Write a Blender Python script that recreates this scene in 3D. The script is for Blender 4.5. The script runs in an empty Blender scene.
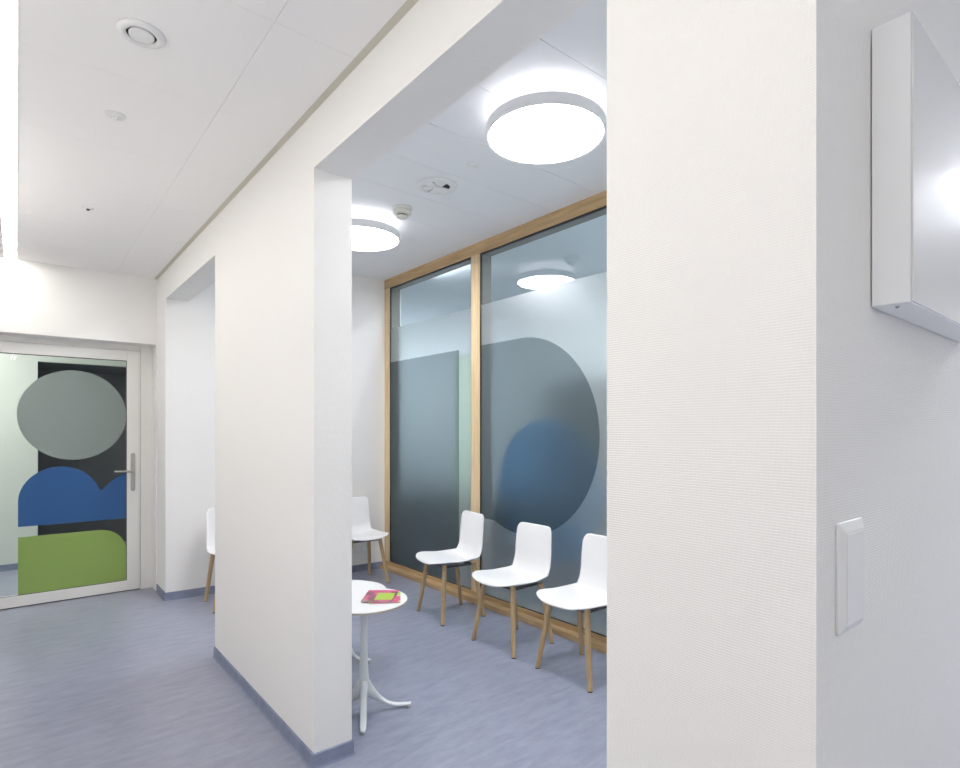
import bpy, bmesh, math, random
from mathutils import Vector, Matrix
PI = math.pi
S = bpy.context.scene
C = S.collection
random.seed(4)

# ------------------------------------------------------------------ camera
YAW = 0.6843
cam = bpy.data.cameras.new('camera')
cam.sensor_width = 36.0
cam.lens = 36.0 * 568.8 / 960
cam.shift_y = 46.5 / 960
cam.clip_start = 0.02
co = bpy.data.objects.new('camera', cam)
co.location = (0, 0, 1.5)
co.rotation_euler = (PI / 2, 0, -YAW)
C.objects.link(co)
S.camera = co

# ------------------------------------------------------------------ world, lights, exposure
w = bpy.data.worlds.new('world')
S.world = w
w.use_nodes = True
w.node_tree.nodes['Background'].inputs[0].default_value = (0.8, 0.9, 1, 1)
w.node_tree.nodes['Background'].inputs[1].default_value = 0.02
S.view_settings.view_transform = 'Standard'
S.view_settings.look = 'None'
S.view_settings.gamma = 1
S.view_settings.exposure = 0.16
S.cycles.max_bounces = 14
S.cycles.diffuse_bounces = 6
S.cycles.glossy_bounces = 5
S.cycles.transmission_bounces = 8
S.cycles.transparent_max_bounces = 16

WARM = (1.0, 0.955, 0.90)
COOL = (0.965, 0.965, 1.0)
STRIP = 21.5        # corridor strip
DISC = 28          # round lamps, downwards
HALO = 2.6          # round lamps, upwards


def area(name, loc, sx, sy, power, color, rot=(0, 0, 0)):
    l = bpy.data.lights.new(name, 'AREA')
    l.shape = 'RECTANGLE'
    l.size, l.size_y = sx, sy
    l.energy, l.color = power, color
    o = bpy.data.objects.new(name, l)
    o.location, o.rotation_euler = loc, rot
    C.objects.link(o)
    return o


area('side_corridor_lamp', (4.45, 0.12, 2.89), 1.1, 0.22, 84, (0.88, 0.94, 1.0))
area('ceiling_fill', (-0.98, 1.2, 2.0), 0.14, 0.5, 14, WARM, (PI, 0, 0))  # unseen fill added by the left wall to brighten the corridor ceiling
area('ceiling_fill', (-0.98, 4.2, 2.0), 0.14, 0.5, 14, WARM, (PI, 0, 0))  # second added ceiling fill, farther down the corridor
area('neighbour_room_fill', (4.4, 1.75, 3.12), 0.9, 1.6, 125, (0.95, 0.965, 1.0))  # unseen light added to brighten the room behind the glass
area('neighbour_room_fill', (3.62, 8.35, 3.12), 0.3, 0.9, 80, (0.93, 0.96, 1.0))  # another added light, kept out of view, for the far wall
area('neighbour_wall_fill', (3.345, 4.7, 3.125), 0.07, 0.6, 22, (0.95, 0.965, 1.0), (0, math.radians(-38), 0))  # added fill, hidden above the head rail, brightens the wall behind the blue disc
area('entrance_fill', (-0.9, 7.0, 2.85), 0.1, 1.2, 42, (1.0, 1.0, 0.97))  # unseen fill added to brighten the space beyond the glazed door

# ------------------------------------------------------------------ materials


def lin(r, g, b):
    f = lambda c: (c / 255 / 12.92) if c / 255 <= 0.04045 else ((c / 255 + 0.055) / 1.055) ** 2.4
    return (f(r), f(g), f(b), 1)


def mat(name, col, rough=0.5, metal=0.0, spec=0.5):
    m = bpy.data.materials.new(name)
    m.use_nodes = True
    b = m.node_tree.nodes['Principled BSDF']
    b.inputs['Base Color'].default_value = col if len(col) == 4 else (*col, 1)
    b.inputs['Roughness'].default_value = rough
    b.inputs['Metallic'].default_value = metal
    b.inputs['Specular IOR Level'].default_value = spec
    return m


def nodes(m):
    nt = m.node_tree
    return nt, nt.nodes, nt.links, nt.nodes['Principled BSDF']


def position(nt, scale):
    g = nt.nodes.new('ShaderNodeNewGeometry')
    mp = nt.nodes.new('ShaderNodeMapping')
    mp.inputs['Scale'].default_value = scale
    nt.links.new(g.outputs['Position'], mp.inputs['Vector'])
    return mp.outputs['Vector']


def wallpaper(name, col, strength):
    """painted woven-glass wallpaper: small short horizontal dashes"""
    m = mat(name, col, 0.75, spec=0.2)
    nt, N, L, b = nodes(m)
    nz = N.new('ShaderNodeTexNoise')
    nz.inputs['Scale'].default_value = 1
    nz.inputs['Detail'].default_value = 2
    L.new(position(nt, (60, 60, 60)), nz.inputs['Vector'])

    def rows(scale, vec, dist):
        wv = N.new('ShaderNodeTexWave')
        wv.wave_type, wv.bands_direction = 'BANDS', 'Z'
        wv.inputs['Scale'].default_value = 1
        wv.inputs['Distortion'].default_value = dist
        wv.inputs['Detail'].default_value = 1
        wv.inputs['Detail Scale'].default_value = 1.5
        g = N.new('ShaderNodeNewGeometry')
        dp = N.new('ShaderNodeVectorMath')
        dp.operation = 'DOT_PRODUCT'
        dp.inputs[1].default_value = [c * scale for c in vec]
        L.new(g.outputs['Position'], dp.inputs[0])
        cb = N.new('ShaderNodeCombineXYZ')
        L.new(dp.outputs['Value'], cb.inputs[2])
        sc = N.new('ShaderNodeVectorMath')
        sc.operation = 'MULTIPLY'
        sc.inputs[1].default_value = (30, 30, 0)
        L.new(g.outputs['Position'], sc.inputs[0])
        ad = N.new('ShaderNodeVectorMath')
        L.new(cb.outputs[0], ad.inputs[0])
        L.new(sc.outputs[0], ad.inputs[1])
        L.new(ad.outputs[0], wv.inputs['Vector'])
        return wv.outputs['Fac']

    def op(kind, a, b2):
        q = N.new('ShaderNodeMath')
        q.operation = kind
        for k, v in enumerate((a, b2)):
            if isinstance(v, float):
                q.inputs[k].default_value = v
            else:
                L.new(v, q.inputs[k])
        return q.outputs[0]

    weave = op('ADD', op('MULTIPLY', rows(62, (0, 0, 1), 0.8), 0.9), op('MULTIPLY', rows(36, (1, 1, 0.10), 1.2), 0.8))
    hgt = op('MULTIPLY', weave, op('ADD', op('MULTIPLY', nz.outputs['Fac'], 1.2), 0.25))
    bp = N.new('ShaderNodeBump')
    bp.inputs['Strength'].default_value = strength
    bp.inputs['Distance'].default_value = 0.0012
    L.new(hgt, bp.inputs['Height'])
    L.new(bp.outputs['Normal'], b.inputs['Normal'])
    return m


def linoleum(name, c0, c1, rough):
    m = mat(name, c0, rough, spec=0.4)
    nt, N, L, b = nodes(m)
    n1 = N.new('ShaderNodeTexNoise')
    n1.inputs['Scale'].default_value = 1
    n1.inputs['Detail'].default_value = 8
    n1.inputs['Roughness'].default_value = 0.68
    n1.inputs['Distortion'].default_value = 0.35
    L.new(position(nt, (6, 19, 8)), n1.inputs['Vector'])
    r = N.new('ShaderNodeValToRGB')
    r.color_ramp.elements[0].position = 0.34
    r.color_ramp.elements[0].color = c0
    r.color_ramp.elements[1].position = 0.68
    r.color_ramp.elements[1].color = c1
    L.new(n1.outputs['Fac'], r.inputs['Fac'])
    L.new(r.outputs['Color'], b.inputs['Base Color'])
    return m


def oak(name, axis, c0, c1, rough=0.5):
    m = mat(name, c0, rough, spec=0.35)
    nt, N, L, b = nodes(m)
    n1 = N.new('ShaderNodeTexNoise')
    n1.inputs['Scale'].default_value = 1
    n1.inputs['Detail'].default_value = 6
    n1.inputs['Distortion'].default_value = 0.6
    sc = [42, 42, 42]
    sc['xyz'.index(axis)] = 3
    L.new(position(nt, sc), n1.inputs['Vector'])
    r = N.new('ShaderNodeValToRGB')
    r.color_ramp.elements[0].position = 0.3
    r.color_ramp.elements[0].color = c0
    r.color_ramp.elements[1].position = 0.7
    r.color_ramp.elements[1].color = c1
    L.new(n1.outputs['Fac'], r.inputs['Fac'])
    L.new(r.outputs['Color'], b.inputs['Base Color'])
    return m


def emit(name, col, strength):
    m = bpy.data.materials.new(name)
    m.use_nodes = True
    N = m.node_tree.nodes
    N.clear()
    e = N.new('ShaderNodeEmission')
    e.inputs[0].default_value = (*col, 1)
    e.inputs[1].default_value = strength
    o = N.new('ShaderNodeOutputMaterial')
    m.node_tree.links.new(e.outputs[0], o.inputs[0])
    return m


def clear_glass(name, tint, refl):
    """coated pane: tinted see-through plus a mirror coat that grows towards grazing"""
    m = bpy.data.materials.new(name)
    m.use_nodes = True
    nt = m.node_tree
    N, L = nt.nodes, nt.links
    N.clear()
    t = N.new('ShaderNodeBsdfTransparent')
    t.inputs[0].default_value = (*tint, 1)
    g = N.new('ShaderNodeBsdfGlossy')
    g.inputs['Roughness'].default_value = 0.015
    fc = N.new('ShaderNodeLayerWeight')
    fc.inputs[0].default_value = 0.5
    lw = N.new('ShaderNodeMath')
    lw.operation = 'POWER'
    lw.inputs[1].default_value = 5.0
    L.new(fc.outputs['Facing'], lw.inputs[0])
    ad = N.new('ShaderNodeMath')
    ad.operation = 'ADD'
    ad.use_clamp = True
    ad.inputs[1].default_value = refl
    L.new(lw.outputs[0], ad.inputs[0])
    mx = N.new('ShaderNodeMixShader')
    L.new(ad.outputs[0], mx.inputs[0])
    L.new(t.outputs[0], mx.inputs[1])
    L.new(g.outputs[0], mx.inputs[2])
    o = N.new('ShaderNodeOutputMaterial')
    L.new(mx.outputs[0], o.inputs[0])
    return m


def film(name, dcol, tcol, see, trans, rough_see=0.0):
    """sticky film: part diffuse, part back-lit, part see-through"""
    m = bpy.data.materials.new(name)
    m.use_nodes = True
    nt = m.node_tree
    N, L = nt.nodes, nt.links
    N.clear()
    d = N.new('ShaderNodeBsdfDiffuse')
    d.inputs[0].default_value = dcol
    tr = N.new('ShaderNodeBsdfTranslucent')
    tr.inputs[0].default_value = tcol
    m1 = N.new('ShaderNodeMixShader')
    m1.inputs[0].default_value = trans
    L.new(d.outputs[0], m1.inputs[1])
    L.new(tr.outputs[0], m1.inputs[2])
    tp = N.new('ShaderNodeBsdfTransparent')
    tp.inputs[0].default_value = tcol
    m2 = N.new('ShaderNodeMixShader')
    m2.inputs[0].default_value = see
    L.new(m1.outputs[0], m2.inputs[1])
    L.new(tp.outputs[0], m2.inputs[2])
    o = N.new('ShaderNodeOutputMaterial')
    L.new(m2.outputs[0], o.inputs[0])
    return m


def frosted(name, col, rough, dmix, dcol, gmix, grough):
    """sand-blasted sheet: rough see-through, a little milky, with a broad sheen"""
    m = bpy.data.materials.new(name)
    m.use_nodes = True
    nt = m.node_tree
    N, L = nt.nodes, nt.links
    N.clear()
    r = N.new('ShaderNodeBsdfRefraction')
    r.inputs['Color'].default_value = col
    r.inputs['Roughness'].default_value = rough
    r.inputs['IOR'].default_value = 1.3
    d = N.new('ShaderNodeBsdfDiffuse')
    d.inputs[0].default_value = dcol
    m1 = N.new('ShaderNodeMixShader')
    m1.inputs[0].default_value = dmix
    L.new(r.outputs[0], m1.inputs[1])
    L.new(d.outputs[0], m1.inputs[2])
    g = N.new('ShaderNodeBsdfGlossy')
    g.inputs['Roughness'].default_value = grough
    m2 = N.new('ShaderNodeMixShader')
    m2.inputs[0].default_value = gmix
    L.new(m1.outputs[0], m2.inputs[1])
    L.new(g.outputs[0], m2.inputs[2])
    o = N.new('ShaderNodeOutputMaterial')
    L.new(m2.outputs[0], o.inputs[0])
    return m


M_wall = wallpaper('white_wallpaper', (0.86, 0.85, 0.83), 0.37)
M_ceil = mat('ceiling_panel', (0.90, 0.885, 0.87), 0.6, spec=0.2)
M_ceilw = mat('ceiling_panel_cool', (0.85, 0.855, 0.87), 0.6, spec=0.2)
M_gap = mat('shadow_gap', (0.62, 0.59, 0.50), 0.7)
M_joint = mat('panel_joint', (0.5, 0.5, 0.5), 0.7)
M_floor = linoleum('blue_grey_linoleum', lin(139, 143, 161), lin(157, 161, 178), 0.30)
M_skirt = linoleum('linoleum_skirting', lin(116, 124, 148), lin(138, 146, 168), 0.45)
M_doorpaint = mat('white_door_paint', (0.80, 0.79, 0.76), 0.35)
M_gasket = mat('black_gasket', (0.02, 0.02, 0.025), 0.5)
M_steel = mat('brushed_steel', (0.50, 0.49, 0.46), 0.32, 1.0)
M_oakY = oak('oak_frame_long', 'y', lin(176, 146, 106), lin(202, 172, 130))
M_oakZ = oak('oak_frame_upright', 'z', lin(206, 178, 136), lin(226, 202, 162))
M_leg = oak('oak_leg', 'z', lin(174, 147, 110), lin(198, 171, 132))
M_plastic = mat('white_chair_plastic', (0.86, 0.86, 0.86), 0.42)
M_glide = mat('dark_glide', (0.04, 0.04, 0.045), 0.5)
M_under = mat('dark_grey_bracket', (0.10, 0.10, 0.11), 0.5)
M_table = mat('white_table_lacquer', (0.83, 0.83, 0.82), 0.3)
M_edge = mat('table_edge', lin(178, 166, 146), 0.5)
M_pedestal = mat('white_cast_metal', (0.76, 0.77, 0.78), 0.3)
M_white = mat('white_plastic', (0.80, 0.80, 0.79), 0.4)
M_cream = mat('cream_plastic', (0.78, 0.77, 0.70), 0.45)
M_dark = mat('dark_inside', (0.03, 0.03, 0.03), 0.7)
M_rim = mat('lamp_rim', (0.86, 0.86, 0.87), 0.4)
M_disc = emit('lamp_diffuser', COOL, DISC)
M_halo = emit('lamp_uplight', COOL, HALO)
M_strip = emit('strip_diffuser', WARM, STRIP)
M_box = mat('white_enamel', (0.88, 0.89, 0.90), 0.30)
M_boxfront = mat('white_gloss_front', (0.72, 0.72, 0.71), 0.10)
M_glass = clear_glass('coated_glass', (0.93, 0.955, 0.965), 0.08)
M_doorglass = clear_glass('door_glass', (0.95, 0.97, 0.96), 0.006)
M_farglass = clear_glass('far_pane_glass', (0.95, 0.97, 0.975), 0.0)
M_frost = frosted('frosted_glass', (0.97, 0.98, 0.98, 1), 0.36, 0.06, (0.75, 0.82, 0.84, 1), 0.10, 0.35)
M_greyfilm = film('grey_film', (0.16, 0.18, 0.19, 1), (0.76, 0.78, 0.79, 1), 0.94, 0.2)
M_bluefilm = film('blue_film', (0.03, 0.15, 0.42, 1), (0.48, 0.76, 0.98, 1), 0.94, 0.5)
M_greenfilm = film('green_tint_film', (0.3, 0.5, 0.3, 1), (0.86, 0.94, 0.82, 1), 0.9, 0.5)
M_dgrey = film('grey_decal', lin(150, 158, 158), lin(215, 222, 216), 0.05, 0.4)
M_dblue = film('blue_decal', lin(72, 110, 162), lin(80, 122, 176), 0.04, 0.25)
M_dgreen = film('green_decal', lin(162, 188, 112), lin(170, 198, 115), 0.04, 0.25)
M_far = mat('neighbour_wall', (0.68, 0.71, 0.72), 0.7)
M_farceil = mat('neighbour_ceiling', (0.72, 0.76, 0.80), 0.7)
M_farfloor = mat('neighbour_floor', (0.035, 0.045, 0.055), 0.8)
M_darkwall = mat('dark_grey_wall', (0.21, 0.215, 0.235), 0.7)
M_oakshade = mat('oak_frame_shaded', (0.16, 0.155, 0.14), 0.5)  # dark tone stands for the oak reveal in shade
M_talldoor = mat('teal_grey_cabinet', (0.13, 0.17, 0.18), 0.5)
M_cab = mat('dark_teal_cabinet', (0.06, 0.09, 0.11), 0.5)
M_pale = mat('pale_green_wall', (0.66, 0.69, 0.65), 0.7)

# ------------------------------------------------------------------ mesh helpers


def link(name, bm, m, parent=None, smooth=False, bevel=0.0, seg=2, subd=0):
    me = bpy.data.meshes.new(name)
    bmesh.ops.recalc_face_normals(bm, faces=bm.faces)
    bm.to_mesh(me)
    bm.free()
    for x in (m if isinstance(m, (list, tuple)) else [m]):
        me.materials.append(x)
    if smooth:
        for p in me.polygons:
            p.use_smooth = True
    o = bpy.data.objects.new(name, me)
    C.objects.link(o)
    if parent:
        o.parent = parent
    if bevel:
        b = o.modifiers.new('bevel', 'BEVEL')
        b.width, b.segments, b.limit_method = bevel, seg, 'ANGLE'
    if subd:
        s = o.modifiers.new('subdivision', 'SUBSURF')
        s.levels = s.render_levels = subd
    return o


def box(bm, x0, x1, y0, y1, z0, z1, mi=0):
    v = [bm.verts.new(p) for p in ((x0, y0, z0), (x1, y0, z0), (x1, y1, z0), (x0, y1, z0),
                                   (x0, y0, z1), (x1, y0, z1), (x1, y1, z1), (x0, y1, z1))]
    for f in ((3, 2, 1, 0), (4, 5, 6, 7), (0, 1, 5, 4), (1, 2, 6, 5), (2, 3, 7, 6), (3, 0, 4, 7)):
        bm.faces.new([v[i] for i in f]).material_index = mi
    return bm


def B(*a):
    return box(bmesh.new(), *a)


def prism(bm, pts, fn, d):
    """polygon pts (p, q) -> fn(p, q, depth); extruded from depth 0 to d"""
    a = [bm.verts.new(fn(p, q, 0)) for p, q in pts]
    b = [bm.verts.new(fn(p, q, d)) for p, q in pts]
    n = len(pts)
    bm.faces.new(a)
    bm.faces.new(b[::-1])
    for i in range(n):
        bm.faces.new((a[i], b[i], b[(i + 1) % n], a[(i + 1) % n]))
    return bm


def lathe(bm, prof, n=48, c=(0, 0, 0), mi=0):
    rings = []
    for r, z in prof:
        if r < 1e-6:
            rings.append([bm.verts.new((c[0], c[1], c[2] + z))])
        else:
            rings.append([bm.verts.new((c[0] + r * math.cos(2 * PI * k / n), c[1] + r * math.sin(2 * PI * k / n), c[2] + z)) for k in range(n)])
    for a, b in zip(rings, rings[1:]):
        for k in range(n):
            q = []
            for v in (a[k % len(a)], a[(k + 1) % len(a)], b[(k + 1) % len(b)], b[k % len(b)]):
                if v not in q:
                    q.append(v)
            if len(q) > 2:
                bm.faces.new(q).material_index = mi
    return bm


def rod(bm, p, q, r0, r1, n=18):
    p, q = Vector(p), Vector(q)
    d = (q - p).normalized()
    u = d.orthogonal().normalized()
    v = d.cross(u)
    a = [bm.verts.new(p + r0 * (math.cos(t) * u + math.sin(t) * v)) for t in (2 * PI * k / n for k in range(n))]
    b = [bm.verts.new(q + r1 * (math.cos(t) * u + math.sin(t) * v)) for t in (2 * PI * k / n for k in range(n))]
    bm.faces.new(a)
    bm.faces.new(b[::-1])
    for k in range(n):
        bm.faces.new((a[k], b[k], b[(k + 1) % n], a[(k + 1) % n]))
    return bm


def arc(cx, cy, r, a0, a1, n=24):
    return [(cx + r * math.cos(math.radians(a0 + (a1 - a0) * k / n)), cy + r * math.sin(math.radians(a0 + (a1 - a0) * k / n))) for k in range(n + 1)]


def struct(o):
    o['kind'] = 'structure'
    return o


def tag(o, label, cat, group=None):
    o['label'], o['category'] = label, cat
    if group:
        o['group'] = group
    return o


def thing(name, label, cat, loc=(0, 0, 0), rz=0, group=None):
    o = bpy.data.objects.new(name, None)
    o.empty_display_size = 0.1
    C.objects.link(o)
    o.location, o.rotation_euler = loc, (0, 0, rz)
    return tag(o, label, cat, group)


def dup(root, loc, rz, label):
    r = root.copy()
    C.objects.link(r)
    r.location, r.rotation_euler = loc, (0, 0, rz)
    r['label'] = label
    for ch in list(root.children):
        c = ch.copy()
        C.objects.link(c)
        c.parent = r
        for g in list(ch.children):
            d = g.copy()
            C.objects.link(d)
            d.parent = c
    return r


# ------------------------------------------------------------------ sizes read off the photograph
A, T = 1.022, 0.183              # partition face and thickness
G = 3.130                        # face of the glazed wall
HC, HW, LT = 2.907, 3.145, 2.664  # corridor ceiling, waiting-room ceiling, lintel
YR = 0.376                       # face of the grey wall on the right
Y0, Y1, Y2, YB, YE = 0.805, 2.416, 4.029, 5.637, 6.018
YD = 6.20                        # door plane
XL = -1.10                       # corridor's left wall
YBG = 5.495                      # where the back wall meets the glazed wall
XS, YN = 7.0, -2.4               # ends of the side corridor and of the space behind

# ------------------------------------------------------------------ structure
struct(link('floor', B(XL - .2, XS + .2, YN - .2, 9.4, -0.1, 0), M_floor))

# partition with two openings
bm = prism(bmesh.new(), [(YR + T, 0), (Y0, 0), (Y0, LT), (Y1, LT), (Y1, 0), (Y2, 0), (Y2, LT), (YB, LT), (YB, 0), (YE, 0), (YE, HW + .1), (YR + T, HW + .1)],
           lambda p, q, d: (A + d, p, q), T)
struct(link('wall_corridor', bm, M_wall))
struct(link('wall_right', B(A, XS, YR, YR + T, 0, HW + .1), M_wall))
struct(link('wall_left', B(XL - .15, XL, YN, YD + .05, 0, HW), M_wall))
struct(link('wall_behind', B(XL - .15, XS, YN - .15, YN, 0, HW), M_wall))
struct(link('wall_side_corridor_end', B(XS, XS + .15, YN - .15, YR + T, 0, HW), M_wall))
SL = (YBG - YB) / (G - A)          # the back wall runs very slightly askew
yb = lambda x: YB + SL * (x - A)
bm = prism(bmesh.new(), [(A + .001, yb(A)), (G + .2, yb(G + .2)), (G + .2, YB + T), (A + .001, YB + T)], lambda p, q, d: (p, q, d), HW + .1)
struct(link('wall_back', bm, M_wall))
# end wall: strip above the door, and the narrow return to the right of it
bm = B(XL, A + T, YE, YD + .12, 2.30, HW)
box(bm, 1.012, A + T, YE + .0005, YD + .12, 0, 2.30)
struct(link('wall_end', bm, M_wall))

# corridor ceiling: separate panels with fine joints, a slot for the strip lamp, a shadow gap at the wall
bm = bmesh.new()
ys = [YN] + [round(1.965 + .689 * k, 3) for k in range(-6, 6)] + [YE]
ys = sorted(set(y for y in ys if YN <= y <= YE))
J = 0.0007
for a, b in zip(ys, ys[1:]):
    box(bm, XL, -0.077, a + J, b - J, HC, HC + .03)
    for x0, x1 in ((0.007, 0.690), (0.690, 0.992)):
        box(bm, x0 + J, x1 - J, a + J, b - J, HC, HC + .03)
box(bm, A, XS, YN, YR, HC, HC + .03)
struct(link('ceiling_corridor', bm, M_ceil))
bm = B(XL, A, YN, YE, HC + .03, HC + .06)
box(bm, A, XS, YN, YR, HC + .03, HC + .06)
struct(link('ceiling_void', bm, M_joint))
struct(link('trim_ceiling', B(.9925, A, YR, YE, HC + .001, HC + .029), M_gap))
# waiting-room ceiling: panels with cross joints
bm = bmesh.new()
ys = [YR + T] + [1.691 + .4195 * k for k in range(-2, 10)] + [YB]
ys = sorted(y for y in ys if YR + T <= y <= YB)
for a, b in zip(ys, ys[1:]):
    box(bm, A + T, G + .2, a + .0015, b - .0015, HW, HW + .03)
struct(link('ceiling_waiting_room', bm, M_ceilw))
struct(link('ceiling_waiting_room_void', B(A + T, G + .2, YR + T, YB, HW + .03, HW + .06), M_joint))


# skirting, a thin upstand with a small cove at its foot
def skirt(name, runs):
    bm = bmesh.new()
    for (x, y, nx, ny, x2, y2) in runs:      # runs from (x, y) to (x2, y2); wall normal (nx, ny)
        pr = [(0, 0), (.015, 0), (.010, .005), (.008, .013), (.007, .066), (.002, .070), (0, .070)]
        L_ = math.hypot(x2 - x, y2 - y)
        dx, dy = (x2 - x) / L_, (y2 - y) / L_
        prism(bm, pr, lambda p, q, d: (x + nx * p + dx * d, y + ny * p + dy * d, q), L_)
    return struct(link(name, bm, M_skirt))


E_ = .0071
skirt('baseboard_pier', [(A, Y1 - E_, -1, 0, A, Y2 + E_), (A - E_, Y1, 0, -1, A + T + E_, Y1), (A - E_, Y2, 0, 1, A + T + E_, Y2), (A + T, Y1 - E_, 1, 0, A + T, Y2 + E_)])
skirt('baseboard_back', [(A - E_, YB, 0, -1, G, YBG), (A, YB - E_, -1, 0, A, YE)])
skirt('baseboard_right', [(A, YR - E_, -1, 0, A, Y0 + E_), (A - E_, YR, 0, -1, XS, YR), (A - E_, Y0, 0, 1, A + T + E_, Y0)])
skirt('baseboard_left', [(XL, YN, 1, 0, XL, YD)])

# space beyond the glazed door
bm = B(XL - .6, 0.185, 7.9, 8.0, 0, 2.9)
box(bm, 0.185, 2.2, 7.9, 8.0, 2.26, 2.9)
box(bm, 1.35, 2.2, 7.9, 8.0, 0, 2.26)
struct(link('wall_entrance', bm, M_pale))
struct(link('wall_entrance_side', B(1.9, 2.0, YD + .12, 7.9, 0, 2.9), M_pale))
struct(link('wall_entrance_left', B(XL - .7, XL - .6, YD, 8.0, 0, 2.9), M_pale))
struct(link('ceiling_entrance', B(XL - .7, 2.0, YD + .12, 8.0, 2.88, 2.98), M_ceil))
bm = B(0.185, 1.35, 9.0, 9.1, 0, 2.4)
box(bm, 0.085, 0.185, 8.0, 9.1, 0, 2.4)
box(bm, 1.35, 1.45, 8.0, 9.1, 0, 2.4)
box(bm, 0.085, 1.45, 8.0, 9.1, 2.26, 2.4)
box(bm, 0.62, 0.66, 8.97, 9.0, 0, 2.2)
struct(link('wall_dark_passage', bm, M_darkwall))
skirt('baseboard_entrance', [(XL - .6, 7.9, 0, -1, 0.185, 7.9)])

# neighbouring room behind the glazed wall
struct(link('wall_neighbour_far', B(5.3, 5.4, YR + T, 9.2, 0, 3.3), M_far))
struct(link('wall_neighbour_side', B(G + .2, 5.3, 9.1, 9.2, 0, 3.3), M_far))
struct(link('wall_neighbour_near', B(G, 5.3, YR + T, YR + T + .1, 0, 3.3), M_far))
struct(link('wall_neighbour_partition', B(G + .1, G + .2, YB + T, 9.2, 0, 3.3), M_far))
struct(link('ceiling_neighbour', B(G + .2, 5.4, YR + T, 9.2, HW, HW + .1), M_farceil))
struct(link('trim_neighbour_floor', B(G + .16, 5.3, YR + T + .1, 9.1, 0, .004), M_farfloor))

# ------------------------------------------------------------------ glazed wall of the waiting room
D = 0.135
win = struct(thing('window_1', 'oak framed glazed wall with frosted panes and grey shapes', 'window', (G, 0, 0)))
for k in ('label', 'category'):
    del win[k]
ym0, ym1 = 3.842, 3.963           # mullion
yend = 0.62


def wpart(name, bm, m, parent=win, **k):
    return link(name, bm, m, parent, **k)


ZB, ZT = .083, 3.043
DI = .030
wpart('head_rail', B(0, DI, yend, YBG, ZT, HW), M_oakY, bevel=.002)
wpart('bottom_rail', B(0, DI, yend, YBG, .045, ZB), M_oakY, bevel=.003)
wpart('plinth', B(-.060, DI, yend, YBG, 0, .045), M_oakY, bevel=.004)
wpart('mullion', B(0, DI, ym0, ym1, ZB, ZT), M_oakZ, bevel=.002)
wpart('mullion', B(0, DI, 1.55, 1.67, ZB, ZT), M_oakZ, bevel=.002)
wpart('stile', B(0, DI, 5.386, YBG, ZB, ZT), M_oakZ, bevel=.002)
wpart('stile', B(0, DI, yend, .72, ZB, ZT), M_oakZ, bevel=.002)
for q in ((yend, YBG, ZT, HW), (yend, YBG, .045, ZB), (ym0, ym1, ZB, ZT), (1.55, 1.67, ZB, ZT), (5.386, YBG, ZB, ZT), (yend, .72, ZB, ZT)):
    wpart('shaded_rear_frame', B(DI + .0005, D, *q), M_oakshade)  # rear of the frame, with the shade of the reveal in its colour
ZF = 2.593


def yz(p, q, d):
    return (d, p, q)


for (a, b) in ((ym1, 5.386), (1.67, ym0), (.72, 1.55)):
    pane = wpart('pane', B(.012, .018, a + .004, b - .004, ZB, ZT), M_glass)
    gk = bmesh.new()
    for q in ((a, a + .010, ZB, ZT), (b - .010, b, ZB, ZT)):
        box(gk, .006, .022, *q)
    box(gk, .006, .022, a, b, ZB, ZB + .007)
    box(gk, .006, .022, a, b, ZT - .013, ZT)
    wpart('gasket', gk, M_gasket, pane)
    wpart('frosted_film', B(.0100, .0116, a + .010, b - .010, ZB + .007, ZF), M_frost, pane)
    far = wpart('far_pane', B(D - .02, D - .014, a, b, ZB, ZT), M_farglass)
    if a == ym1:
        wpart('grey_film', prism(bmesh.new(), [(4.153, .093), (5.376, .093), (5.376, 2.236), (4.153, 2.236)], lambda p, q, d: (.0086 + d, p, q), .0008), M_greyfilm, pane)
        wpart('green_film', B(D - .0224, D - .0212, 4.00, 4.36, .2, 2.2), M_greenfilm, far)
    if a == 1.67:
        pts = [(3.832, .74), (3.832, 2.24)] + arc(3.322, 1.453, 0.787, 90, 295, 60)
        wpart('grey_film', prism(bmesh.new(), pts, lambda p, q, d: (.0086 + d, p, q), .0008), M_greyfilm, pane)
        wpart('blue_film', prism(bmesh.new(), arc(3.147, 1.034, 0.563, 0, 352.5, 47), lambda p, q, d: (D - .0224 + d, p, q), .0012), M_bluefilm, far)

# ------------------------------------------------------------------ glazed door at the end of the corridor
dr = struct(thing('door_1', 'x', 'door', (0, YD, 0)))
for k in ('label', 'category'):
    del dr[k]
LX0, LX1 = -0.42, 0.908
bm = B(XL, 1.012, .02, .12, 2.25, 2.30)
box(bm, .912, 1.012, 0, .12, 0, 2.30)
box(bm, XL, LX0 - .004, 0, .12, 0, 2.25)
link('door_frame', bm, M_doorpaint, dr, bevel=.002)
bm = B(LX0, -.31, 0, .055, .008, 2.246)
box(bm, .803, LX1, 0, .055, .008, 2.246)
box(bm, -.31, .803, 0, .055, 2.152, 2.246)
box(bm, -.31, .803, 0, .055, .008, .100)
leaf = link('door_leaf', bm, M_doorpaint, dr, bevel=.002)
gk = B(-.31, .803, .008, .014, 2.146, 2.152)
box(gk, -.31, .803, .008, .014, .100, .104)
box(gk, -.31, -.306, .008, .014, .1, 2.152)
box(gk, .799, .803, .008, .014, .1, 2.152)
link('gasket', gk, M_gasket, leaf)
link('drop_seal', B(LX0, LX1, .01, .045, .002, .008), M_gasket, leaf)
dg = link('door_glass', B(-.31, .803, .018, .026, .1, 2.152), M_doorglass, dr)


def xz(p, q, d):
    return (p, .0162 + d, q)


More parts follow.
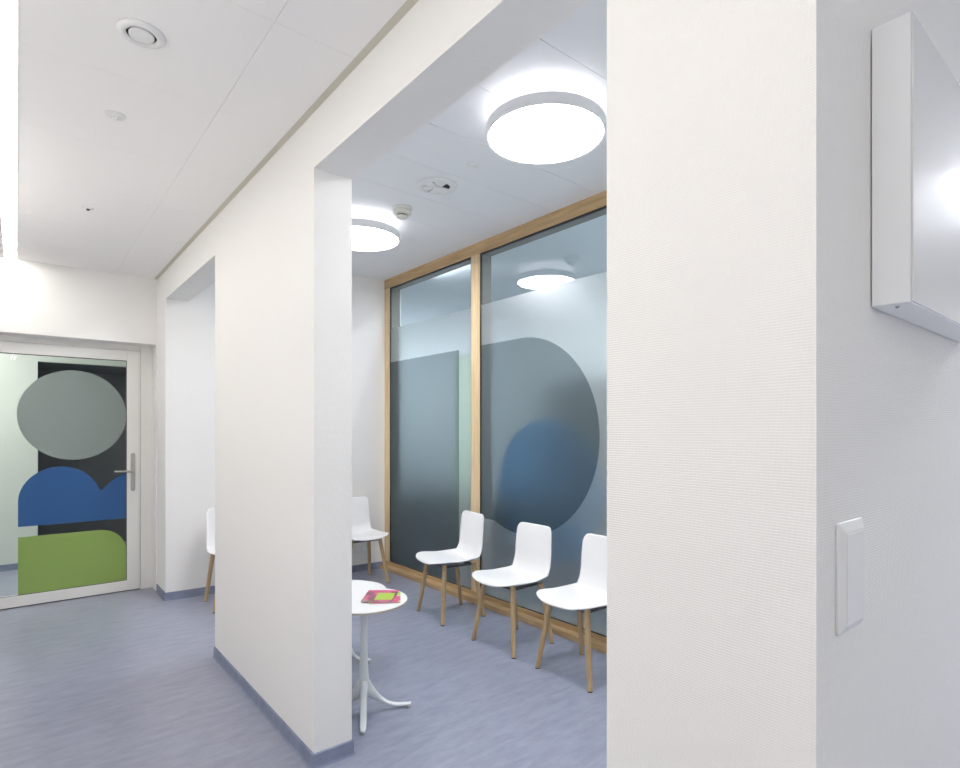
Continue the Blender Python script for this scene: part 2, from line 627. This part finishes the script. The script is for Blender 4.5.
link('grey_circle_decal', prism(bmesh.new(), arc(.402, 1.638, .398, 0, 354, 59), xz, .0012), M_dgrey, dg)
blue = [(.798, .680), (.798, 1.108), (.73, 1.068), (.66, 1.012), (.603, .948)] + arc(.303, .893, .290, 22, 180, 40) + [(.013, .680)]
link('blue_arch_decal', prism(bmesh.new(), blue, xz, .0012), M_dblue, dg)
green = [(.013, .104), (.013, .592)] + arc(.59, .384, .208, 90, 0, 20) + [(.798, .104)]
link('green_block_decal', prism(bmesh.new(), green, xz, .0012), M_dgreen, dg)
pl = bmesh.new()
prism(pl, arc(.851, 1.272, .0185, 0, 180, 14) + arc(.851, .952, .0185, 180, 360, 14), lambda p, q, d: (p, -.009 + d, q), .009)
hd = link('handle_plate', pl, M_steel, leaf, bevel=.002)
bm = rod(bmesh.new(), (.851, -.006, 1.118), (.851, -.055, 1.118), .011, .011)
rod(bm, (.858, -.052, 1.118), (.700, -.052, 1.122), .011, .009)
lv = link('lever', bm, M_steel, hd, smooth=False, bevel=.003)

# ------------------------------------------------------------------ lamps
t = thing('ceiling_light', 'long white glowing strip light set into the corridor ceiling', 'light', (-.035, 0, HC))
link('housing', B(-.042, -.0385, -2.2, 5.94, -.003, .028), M_white, t)
link('housing', B(.0385, .042, -2.2, 5.94, -.003, .028), M_white, t)
link('diffuser', B(-.0385, .0385, -2.2, 5.94, .002, .008), M_strip, t)


def round_lamp(loc, label):
    t = thing('ceiling_light', label, 'light', loc, 0, 'round lamps of the waiting room')
    R = .303
    link('rim', lathe(bmesh.new(), [(R - .012, .004), (R - .004, 0), (R, .004), (R, .056), (R - .004, .060), (R - .02, .060), (R - .02, .056), (R - .012, .052), (R - .012, .004)], 96), M_rim, t, smooth=True, bevel=.001)
    link('diffuser', lathe(bmesh.new(), [(0, .0), (R - .10, .0005), (R - .0125, .004), (R - .0125, .010), (0, .010)], 96), M_disc, t)
    link('uplight', lathe(bmesh.new(), [(0, .058), (R - .022, .058), (R - .022, .052), (0, .052)], 64), M_halo, t)
    link('mount', lathe(bmesh.new(), [(0, .0585), (.07, .0585), (.07, HW - loc[2]), (0, HW - loc[2])], 32), M_white, t)
    return t


ZL = 3.0
lamp = round_lamp((2.10, 2.045, ZL), 'big round glowing ceiling lamp nearest the camera, cut by the near pier')
dup(lamp, (2.105, 4.06, ZL), 0, 'round glowing ceiling lamp deeper in the room, near the back wall')


# ------------------------------------------------------------------ ceiling fittings
def valve(loc, R, label, dark):
    t = thing('ceiling_vent', label, 'vent', loc)
    link('ring', lathe(bmesh.new(), [(R * .62, .004), (R * .64, -.010), (R * .80, -.012), (R * .98, -.004), (R, 0), (R * .62, .0)], 56), M_white, t, smooth=True)
    link('throat', lathe(bmesh.new(), [(0, .0), (R * .63, .0), (R * .63, -.0025), (0, -.0025)], 40), M_dark, t)
    if not dark:
        link('disc', lathe(bmesh.new(), [(0, -.014), (R * .42, -.013), (R * .53, -.009), (R * .53, -.003), (0, -.003)], 48), M_white, t, smooth=True)
    else:
        bm = bmesh.new()                      # swirl outlet with a turned centre and open slots
        lathe(bm, [(0, -.020), (R * .20, -.018), (R * .24, -.003), (0, -.003)], 28)
        for k in range(6):
            a = math.radians(k * 60 + 10)
            if k in (5,):
                continue
            u, v = Vector((math.cos(a), math.sin(a), 0)), Vector((-math.sin(a), math.cos(a), 0))
            q = []
            for s, wd in ((.16, .16), (.66, .30)):
                for sg in (-1, 1):
                    for z in (-.004, -.012 - .004 * sg):
                        q.append(bm.verts.new(u * R * s + v * R * wd * sg + Vector((0, 0, z))))
            for f in ((0, 1, 3, 2), (4, 6, 7, 5), (0, 4, 5, 1), (2, 3, 7, 6), (0, 2, 6, 4), (1, 5, 7, 3)):
                bm.faces.new([q[i] for i in f])
        link('swirl_insert', bm, M_white, t)
    return t


valve((.345, 2.322, HC), .076, 'round white disc vent in the corridor ceiling', False)
valve((2.196, 3.149, HW), .138, 'round white swirl vent with a dark slot in the waiting room ceiling', True)


def sprinkler(loc, R, label, group=None):
    t = thing('sprinkler_head', label, 'sprinkler', loc, 0, group)
    link('cover', lathe(bmesh.new(), [(0, -.008), (R * .55, -.008), (R * .9, -.004), (R, 0), (0, 0)], 32), M_white, t, smooth=True)
    link('tip', lathe(bmesh.new(), [(0, -.017), (R * .25, -.016), (R * .30, -.0075), (0, -.0075)], 20), M_rim if R > .036 else M_under, t, smooth=True)
    return t


sprinkler((.343, 2.998, HC), .042, 'small white sprinkler cap in the corridor ceiling beside the disc vent')
sprinkler((.353, 4.352, HC), .034, 'tiny white ceiling cap with a dark tip, farthest down the corridor')
sprinkler((2.195, 2.760, HW), .040, 'small white sprinkler cap beside the swirl vent in the waiting room')
t = thing('smoke_detector', 'cream smoke detector on the waiting room ceiling next to the far round lamp', 'smoke detector', (2.213, 3.624, HW))
t.scale = (1.35, 1.35, 1.45)
link('base', lathe(bmesh.new(), [(0, 0), (.056, 0), (.056, -.008), (.052, -.012), (0, -.012)], 40), M_cream, t, smooth=True, bevel=.001)
link('head', lathe(bmesh.new(), [(0, -.0125), (.050, -.0125), (.049, -.03), (.034, -.036), (0, -.036)], 40), M_cream, t, smooth=True)
link('slot_ring', lathe(bmesh.new(), [(0, -.0362), (.029, -.0362), (.029, -.042), (0, -.042)], 30), M_dark, t)
link('cap', lathe(bmesh.new(), [(0, -.0422), (.033, -.0422), (.029, -.050), (0, -.052)], 30), M_cream, t, smooth=True)


# ------------------------------------------------------------------ chairs
def lerp_tab(tab, s):
    for (a, va), (b, vb) in zip(tab, tab[1:]):
        if s <= b:
            f = (s - a) / (b - a)
            f = f * f * (3 - 2 * f) if len(tab) < 3 else f
            return va + (vb - va) * f
    return tab[-1][1]


def catmull(P, n):
    out = []
    Q = [2 * P[0] - P[1]] + P + [2 * P[-1] - P[-2]]
    for i in range(1, len(Q) - 2):
        a, b, c, d = Q[i - 1:i + 3]
        for k in range(n):
            t = k / n
            out.append(.5 * ((2 * b) + (c - a) * t + (2 * a - 5 * b + 4 * c - d) * t * t + (3 * b - a - 3 * c + d) * t ** 3))
    out.append(P[-1])
    return out


def chair_shell():
    prof = catmull([Vector(p) for p in ((.262, .448), (.248, .465), (.17, .474), (.03, .460), (-.07, .443), (-.128, .437), (-.174, .456), (-.193, .510), (-.199, .57), (-.202, .65), (-.210, .75), (-.220, .814))], 8)
    acc = [0]
    for a, b in zip(prof, prof[1:]):
        acc.append(acc[-1] + (b - a).length)
    Lt = acc[-1]

    def at(l):
        l = max(0, min(Lt, l))
        for i in range(len(acc) - 1):
            if l <= acc[i + 1]:
                f = (l - acc[i]) / (acc[i + 1] - acc[i])
                return prof[i].lerp(prof[i + 1], f), (prof[i + 1] - prof[i]).normalized()
        return prof[-1], (prof[-1] - prof[-2]).normalized()

    half = [(0, .224), (.10, .230), (.20, .230), (.32, .222), (.38, .212), (.46, .200), (.54, .192), (.62, .188), (.78, .184), (1.0, .177)]
    NT, NS = 24, 44
    bm = bmesh.new()
    grid = []
    for i in range(NS + 1):
        row = []
        for j in range(NT + 1):
            t = -1 + 2 * j / NT
            at_ = abs(t)
            a = .105 * (1 - math.sqrt(max(0, 1 - at_ ** 2.6)))
            tc = max(0, (at_ - .74) / .26)
            b = .050 * (1 - math.sqrt(max(0, 1 - tc * tc)))
            s = i / NS
            l = a + (Lt - a - b) * s
            p, d = at(l)
            fr = l / Lt
            y = t * lerp_tab(half, fr)
            nrm = Vector((-d.y, d.x))       # upper / front side
            if nrm.y < 0 and fr < .5:
                nrm = -nrm
            if fr > .5 and nrm.x < 0:
                nrm = -nrm
            seat = max(0, min(1, (.40 - fr) / .10))
            bend = math.exp(-((fr - .50) / .13) ** 2)
            lift = .010 * at_ ** 2.2 * seat + .026 * at_ ** 2.4 * (1 - seat) * .6 + .030 * at_ ** 3 * bend
            q = p + nrm * lift
            row.append(bm.verts.new((q.x, y, q.y)))
        grid.append(row)
    for i in range(NS):
        for j in range(NT):
            bm.faces.new((grid[i][j], grid[i][j + 1], grid[i + 1][j + 1], grid[i + 1][j]))
    return bm


def make_chair(label):
    t = thing('chair', label, 'chair', (0, 0, 0), 0, 'white shell chairs in the waiting room')
    sh = link('seat_shell', chair_shell(), M_plastic, t, smooth=True)
    so = sh.modifiers.new('thickness', 'SOLIDIFY')
    so.thickness, so.offset = .011, 0
    sd = sh.modifiers.new('subdivision', 'SUBSURF')
    sd.levels = sd.render_levels = 1
    bm = bmesh.new()
    box(bm, -.120, .130, -.135, -.105, .412, .428)
    box(bm, -.120, .130, .105, .135, .412, .428)
    box(bm, .095, .130, -.105, .105, .412, .428)
    box(bm, -.120, -.090, -.105, .105, .412, .428)
    link('seat_bracket', bm, M_under, t, bevel=.004)
    for sx, sy in ((1, 1), (1, -1), (-1, 1), (-1, -1)):
        top = (.145 if sx > 0 else -.120, sy * .145, .448 if sx > 0 else .428)
        foot = (.198 if sx > 0 else -.192, sy * (.212 if sx > 0 else .185), .005)
        lg = link('leg', rod(bmesh.new(), top, foot,   .0190, .0155, 20), M_leg, t)
        f = Vector(foot)
        link('foot_glide', rod(bmesh.new(), f, (f.x, f.y, 0), .0155, .015, 16), M_glide, lg)
    return t


ch = make_chair('white shell chair with oak legs in front of the oak mullion of the glass wall')
ch.location, ch.rotation_euler = (2.765, 3.755, 0), (0, 0, PI - .128)
dup(ch, (2.738, 2.975, 0), PI, 'white shell chair with oak legs along the glass, below the blue disc')
dup(ch, (2.750, 2.342, 0), PI, 'white shell chair with oak legs cut off on its right by the near pier')
dup(ch, (2.652, 5.140, 0), -PI / 2 - .09, 'white shell chair against the back wall, in the corner beside the oak frame')
dup(ch, (1.478, 5.205, 0), -PI / 2, 'white shell chair at the back wall, seen as a sliver behind the far opening')


# ------------------------------------------------------------------ pedestal tables
def pedestal(loc, rz, R, H, fr, label):
    t = thing('side_table', label, 'table', loc, rz, 'round white pedestal tables')
    link('tabletop', lathe(bmesh.new(), [(0, H - .012), (R - .004, H - .012), (R - .0005, H - .0045), (R, H - .0035), (R - .001, H - .0005), (R - .003, H), (0, H)], 96), M_table, t)
    link('top_edge', lathe(bmesh.new(), [(R - .010, H - .0125), (R - .0005, H - .0125), (R + .0006, H - .0115), (R + .0006, H - .0045), (R - .010, H - .0045)], 96), M_edge, t)
    link('column', lathe(bmesh.new(), [(0, .085), (.030, .085), (.029, .15), (.0215, .26), (.0190, .40), (.0190, H - .03), (.055, H - .018), (.085, H - .0128), (0, H - .0128)], 36), M_pedestal, t, smooth=True)
    for k in range(4):
        a = k * PI / 2
        bm = bmesh.new()
        rings = []
        for f in [i / 16 for i in range(17)]:
            x = .004 + (fr - .004) * f
            zt = .024 + .21 * max(0, 1 - x / (fr * .80)) ** 2.4     # sweeping upper line
            zb = .014 + .075 * max(0, 1 - x / (fr * .75)) ** 1.5
            hw = .019 - .004 * f
            zc, hh = (zt + zb) / 2, max(.007, (zt - zb) / 2)
            if f > .93:
                hw *= .85
            rings.append([bm.verts.new((x, hw * math.copysign(abs(math.cos(q)) ** .8, math.cos(q)), zc + hh * math.copysign(abs(math.sin(q)) ** .8, math.sin(q)))) for q in (2 * PI * j / 14 for j in range(14))])
        for p, q in zip(rings, rings[1:]):
            for j in range(14):
                bm.faces.new((p[j], p[(j + 1) % 14], q[(j + 1) % 14], q[j]))
        bm.faces.new(rings[0][::-1])
        bm.faces.new(rings[-1])
        bmesh.ops.rotate(bm, verts=bm.verts, cent=(0, 0, 0), matrix=Matrix.Rotation(a, 3, 'Z'))
        ft = link('foot', bm, M_pedestal, t, smooth=True)
        g = lathe(bmesh.new(), [(0, 0), (.012, 0), (.013, .003), (.010, .010), (.006, .015), (0, .015)], 18, ((fr - .016) * math.cos(a), (fr - .016) * math.sin(a), 0))
        link('glide', g, M_steel, ft, smooth=True)
    return t


pedestal((1.442, 2.752, 0), -.50, .231, .597, .252, 'round white pedestal table holding the colourful magazines, beside the pier')
pedestal((1.640, 3.400, 0), -.684, .270, .465, .175, 'lower round white pedestal table tucked behind the table with magazines')


# ------------------------------------------------------------------ magazines
def cover(name, seed, cols, stops):
    m = mat(name, cols[0], 0.35)
    nt, N, L, b = nodes(m)
    tc = N.new('ShaderNodeTexCoord')
    mp = N.new('ShaderNodeMapping')
    mp.inputs['Location'].default_value = (seed, seed * .7, 0)
    mp.inputs['Scale'].default_value = (10, 8, 1)
    L.new(tc.outputs['Object'], mp.inputs['Vector'])
    n = N.new('ShaderNodeTexNoise')
    n.inputs['Scale'].default_value = 1
    n.inputs['Detail'].default_value = 2
    L.new(mp.outputs[0], n.inputs['Vector'])
    r = N.new('ShaderNodeValToRGB')
    e = r.color_ramp.elements
    while len(e) < len(cols):
        e.new(.5)
    for i, c in enumerate(cols):
        e[i].position = stops[i]
        e[i].color = c
    L.new(n.outputs['Fac'], r.inputs['Fac'])
    L.new(r.outputs['Color'], b.inputs['Base Color'])
    return m


PINK, GREEN, TAN, DKP = lin(205, 80, 130), lin(170, 200, 70), lin(175, 120, 110), lin(150, 60, 100)
M_mag1 = cover('magazine_cover', 3.1, [lin(110, 60, 70), DKP, PINK, TAN], [.36, .44, .52, .62])
M_mag2 = cover('leaflet_cover', 8.3, [GREEN, lin(190, 215, 110), PINK], [.35, .5, .62])
M_paper = mat('magazine_pages', (0.75, 0.74, 0.70), 0.6)
M_pink = mat('pink_print', PINK, 0.35)
M_green = mat('green_print', GREEN, 0.35)


def magazine(loc, rz, wd, hg, th, m, label, extra):
    t = thing('magazine', label, 'magazine', loc, rz, 'magazines on the side table')
    link('pages', B(-wd / 2 + .001, wd / 2 - .0015, -hg / 2 + .0015, hg / 2 - .0015, .0006, th - .0006), M_paper, t)
    bm = B(-wd / 2, wd / 2, -hg / 2, hg / 2, th - .0006, th)
    box(bm, -wd / 2, wd / 2, -hg / 2, hg / 2, 0, .0006)
    box(bm, -wd / 2, -wd / 2 + .001, -hg / 2, hg / 2, 0, th)
    cv = link('cover', bm, m, t)
    for (x0, x1, y0, y1, mm) in extra:
        link('printed_block', B(x0, x1, y0, y1, th, th + .0003), mm, cv)
    return t


magazine((1.541, 2.694, .5975), -.55, .160, .195, .005, M_mag2, 'light green and pink leaflet under the top magazine on the white table', [(-.07, .07, -.10, -.06, M_pink)])
magazine((1.527, 2.722, .6030), -.694, .168, .203, .006, M_mag1, 'pink magazine with a green picture lying on top on the white table', [(-.02, .074, -.080, .045, M_green), (-.083, .083, .072, .1010, M_pink)])

# ------------------------------------------------------------------ wall fittings
bx0, bx1, bz0, bz1, bd = 1.282, 1.99, 1.738, 2.276, .068
t = thing('wall_box', 'white metal box with a glossy front mounted on the grey wall at the right edge', 'box', (bx0, YR, bz0))
W_, H_ = bx1 - bx0, bz1 - bz0
link('casing', B(0, W_, -bd + .004, -.002, 0, H_), M_box, t, bevel=.0025)
link('mounting_plate', B(.012, W_ - .012, -.002, 0, .012, H_ - .012), M_under, t)
link('front_panel', B(.0015, W_ - .0015, -bd, -bd + .004, .0015, H_ - .0015), M_boxfront, t, bevel=.0015)
bm = lathe(bmesh.new(), [(0, -.002), (.0035, -.0015), (.004, 0), (0, 0)], 16, (.030, -.036, 0))
sc_ = link('screw', bm, M_steel, t)
link('screw_slot', lathe(bmesh.new(), [(0, -.0024), (.0018, -.0024), (.0018, -.0019), (0, -.0019)], 10, (.030, -.036, 0)), M_dark, sc_)

t = thing('light_switch', 'tall white rocker switch plate on the grey wall by the corner', 'switch', (1.165, YR, 1.240))
bm = bmesh.new()
o_, i_ = [], []
for (w2, h2, y) in ((.061, .0985, 0), (.061, .0985, -.004), (.044, .082, -.0125)):
    pts = []
    for cx, cy, a0 in ((1, 1, 0), (-1, 1, 90), (-1, -1, 180), (1, -1, 270)):
        r = .006
        for k in range(5):
            a = math.radians(a0 + 90 * k / 4)
            pts.append(bm.verts.new((cx * (w2 - r) + r * math.cos(a), y, cy * (h2 - r) + r * math.sin(a))))
    o_.append(pts)
for p, q in zip(o_, o_[1:]):
    for k in range(20):
        bm.faces.new((p[k], p[(k + 1) % 20], q[(k + 1) % 20], q[k]))
bm.faces.new(o_[-1])
bm.faces.new(o_[0][::-1])
link('plate', bm, M_white, t, bevel=.004, seg=4)
link('rocker', B(-.043, .043, -.0135, -.0122, -.078, .078), M_white, t, bevel=.001)

t = thing('wall_socket', 'white double power socket low on the back wall behind the corner chair', 'socket', (2.855, yb(2.855), .236), math.atan(SL))
link('plate', B(-.075, .075, -.010, 0, -.042, .042), M_white, t, bevel=.003)
for s in (-1, 1):
    f = link('face', lathe(bmesh.new(), [(0, 0), (.027, 0), (.027, .002), (0, .002)], 24), M_rim, t)
    f.location, f.rotation_euler = (s * .036, -.010, 0), (PI / 2, 0, 0)

# ------------------------------------------------------------------ cabinets added in the neighbouring room for the blurred dark areas
t = thing('added_tall_cabinet', 'added dark tall cabinet making a blurred dark area through the frosted glass right of the blue disc', 'cabinet', (5.08, 4.05, 0))
link('carcass', B(-.2, .2, -.62, .62, .08, 2.1), M_talldoor, t, bevel=.004)
link('plinth', B(-.18, .2, -.6, .6, .004, .08), M_gasket, t)
link('door', B(-.222, -.201, -.617, -.002, .085, 2.095), M_talldoor, t, bevel=.003)
link('door', B(-.222, -.201, .002, .617, .085, 2.095), M_talldoor, t, bevel=.003)
t = thing('added_low_cabinet', 'added dark low sideboard making a blurred dark band through the frosted glass', 'cabinet', (5.05, 6.9, 0))
link('carcass', B(-.22, .22, -2.1, 2.1, .08, .57), M_cab, t, bevel=.004)
link('worktop', B(-.25, .24, -2.12, 2.12, .57, .60), M_cab, t, bevel=.003)
link('plinth', B(-.18, .2, -2.05, 2.05, .004, .08), M_gasket, t)
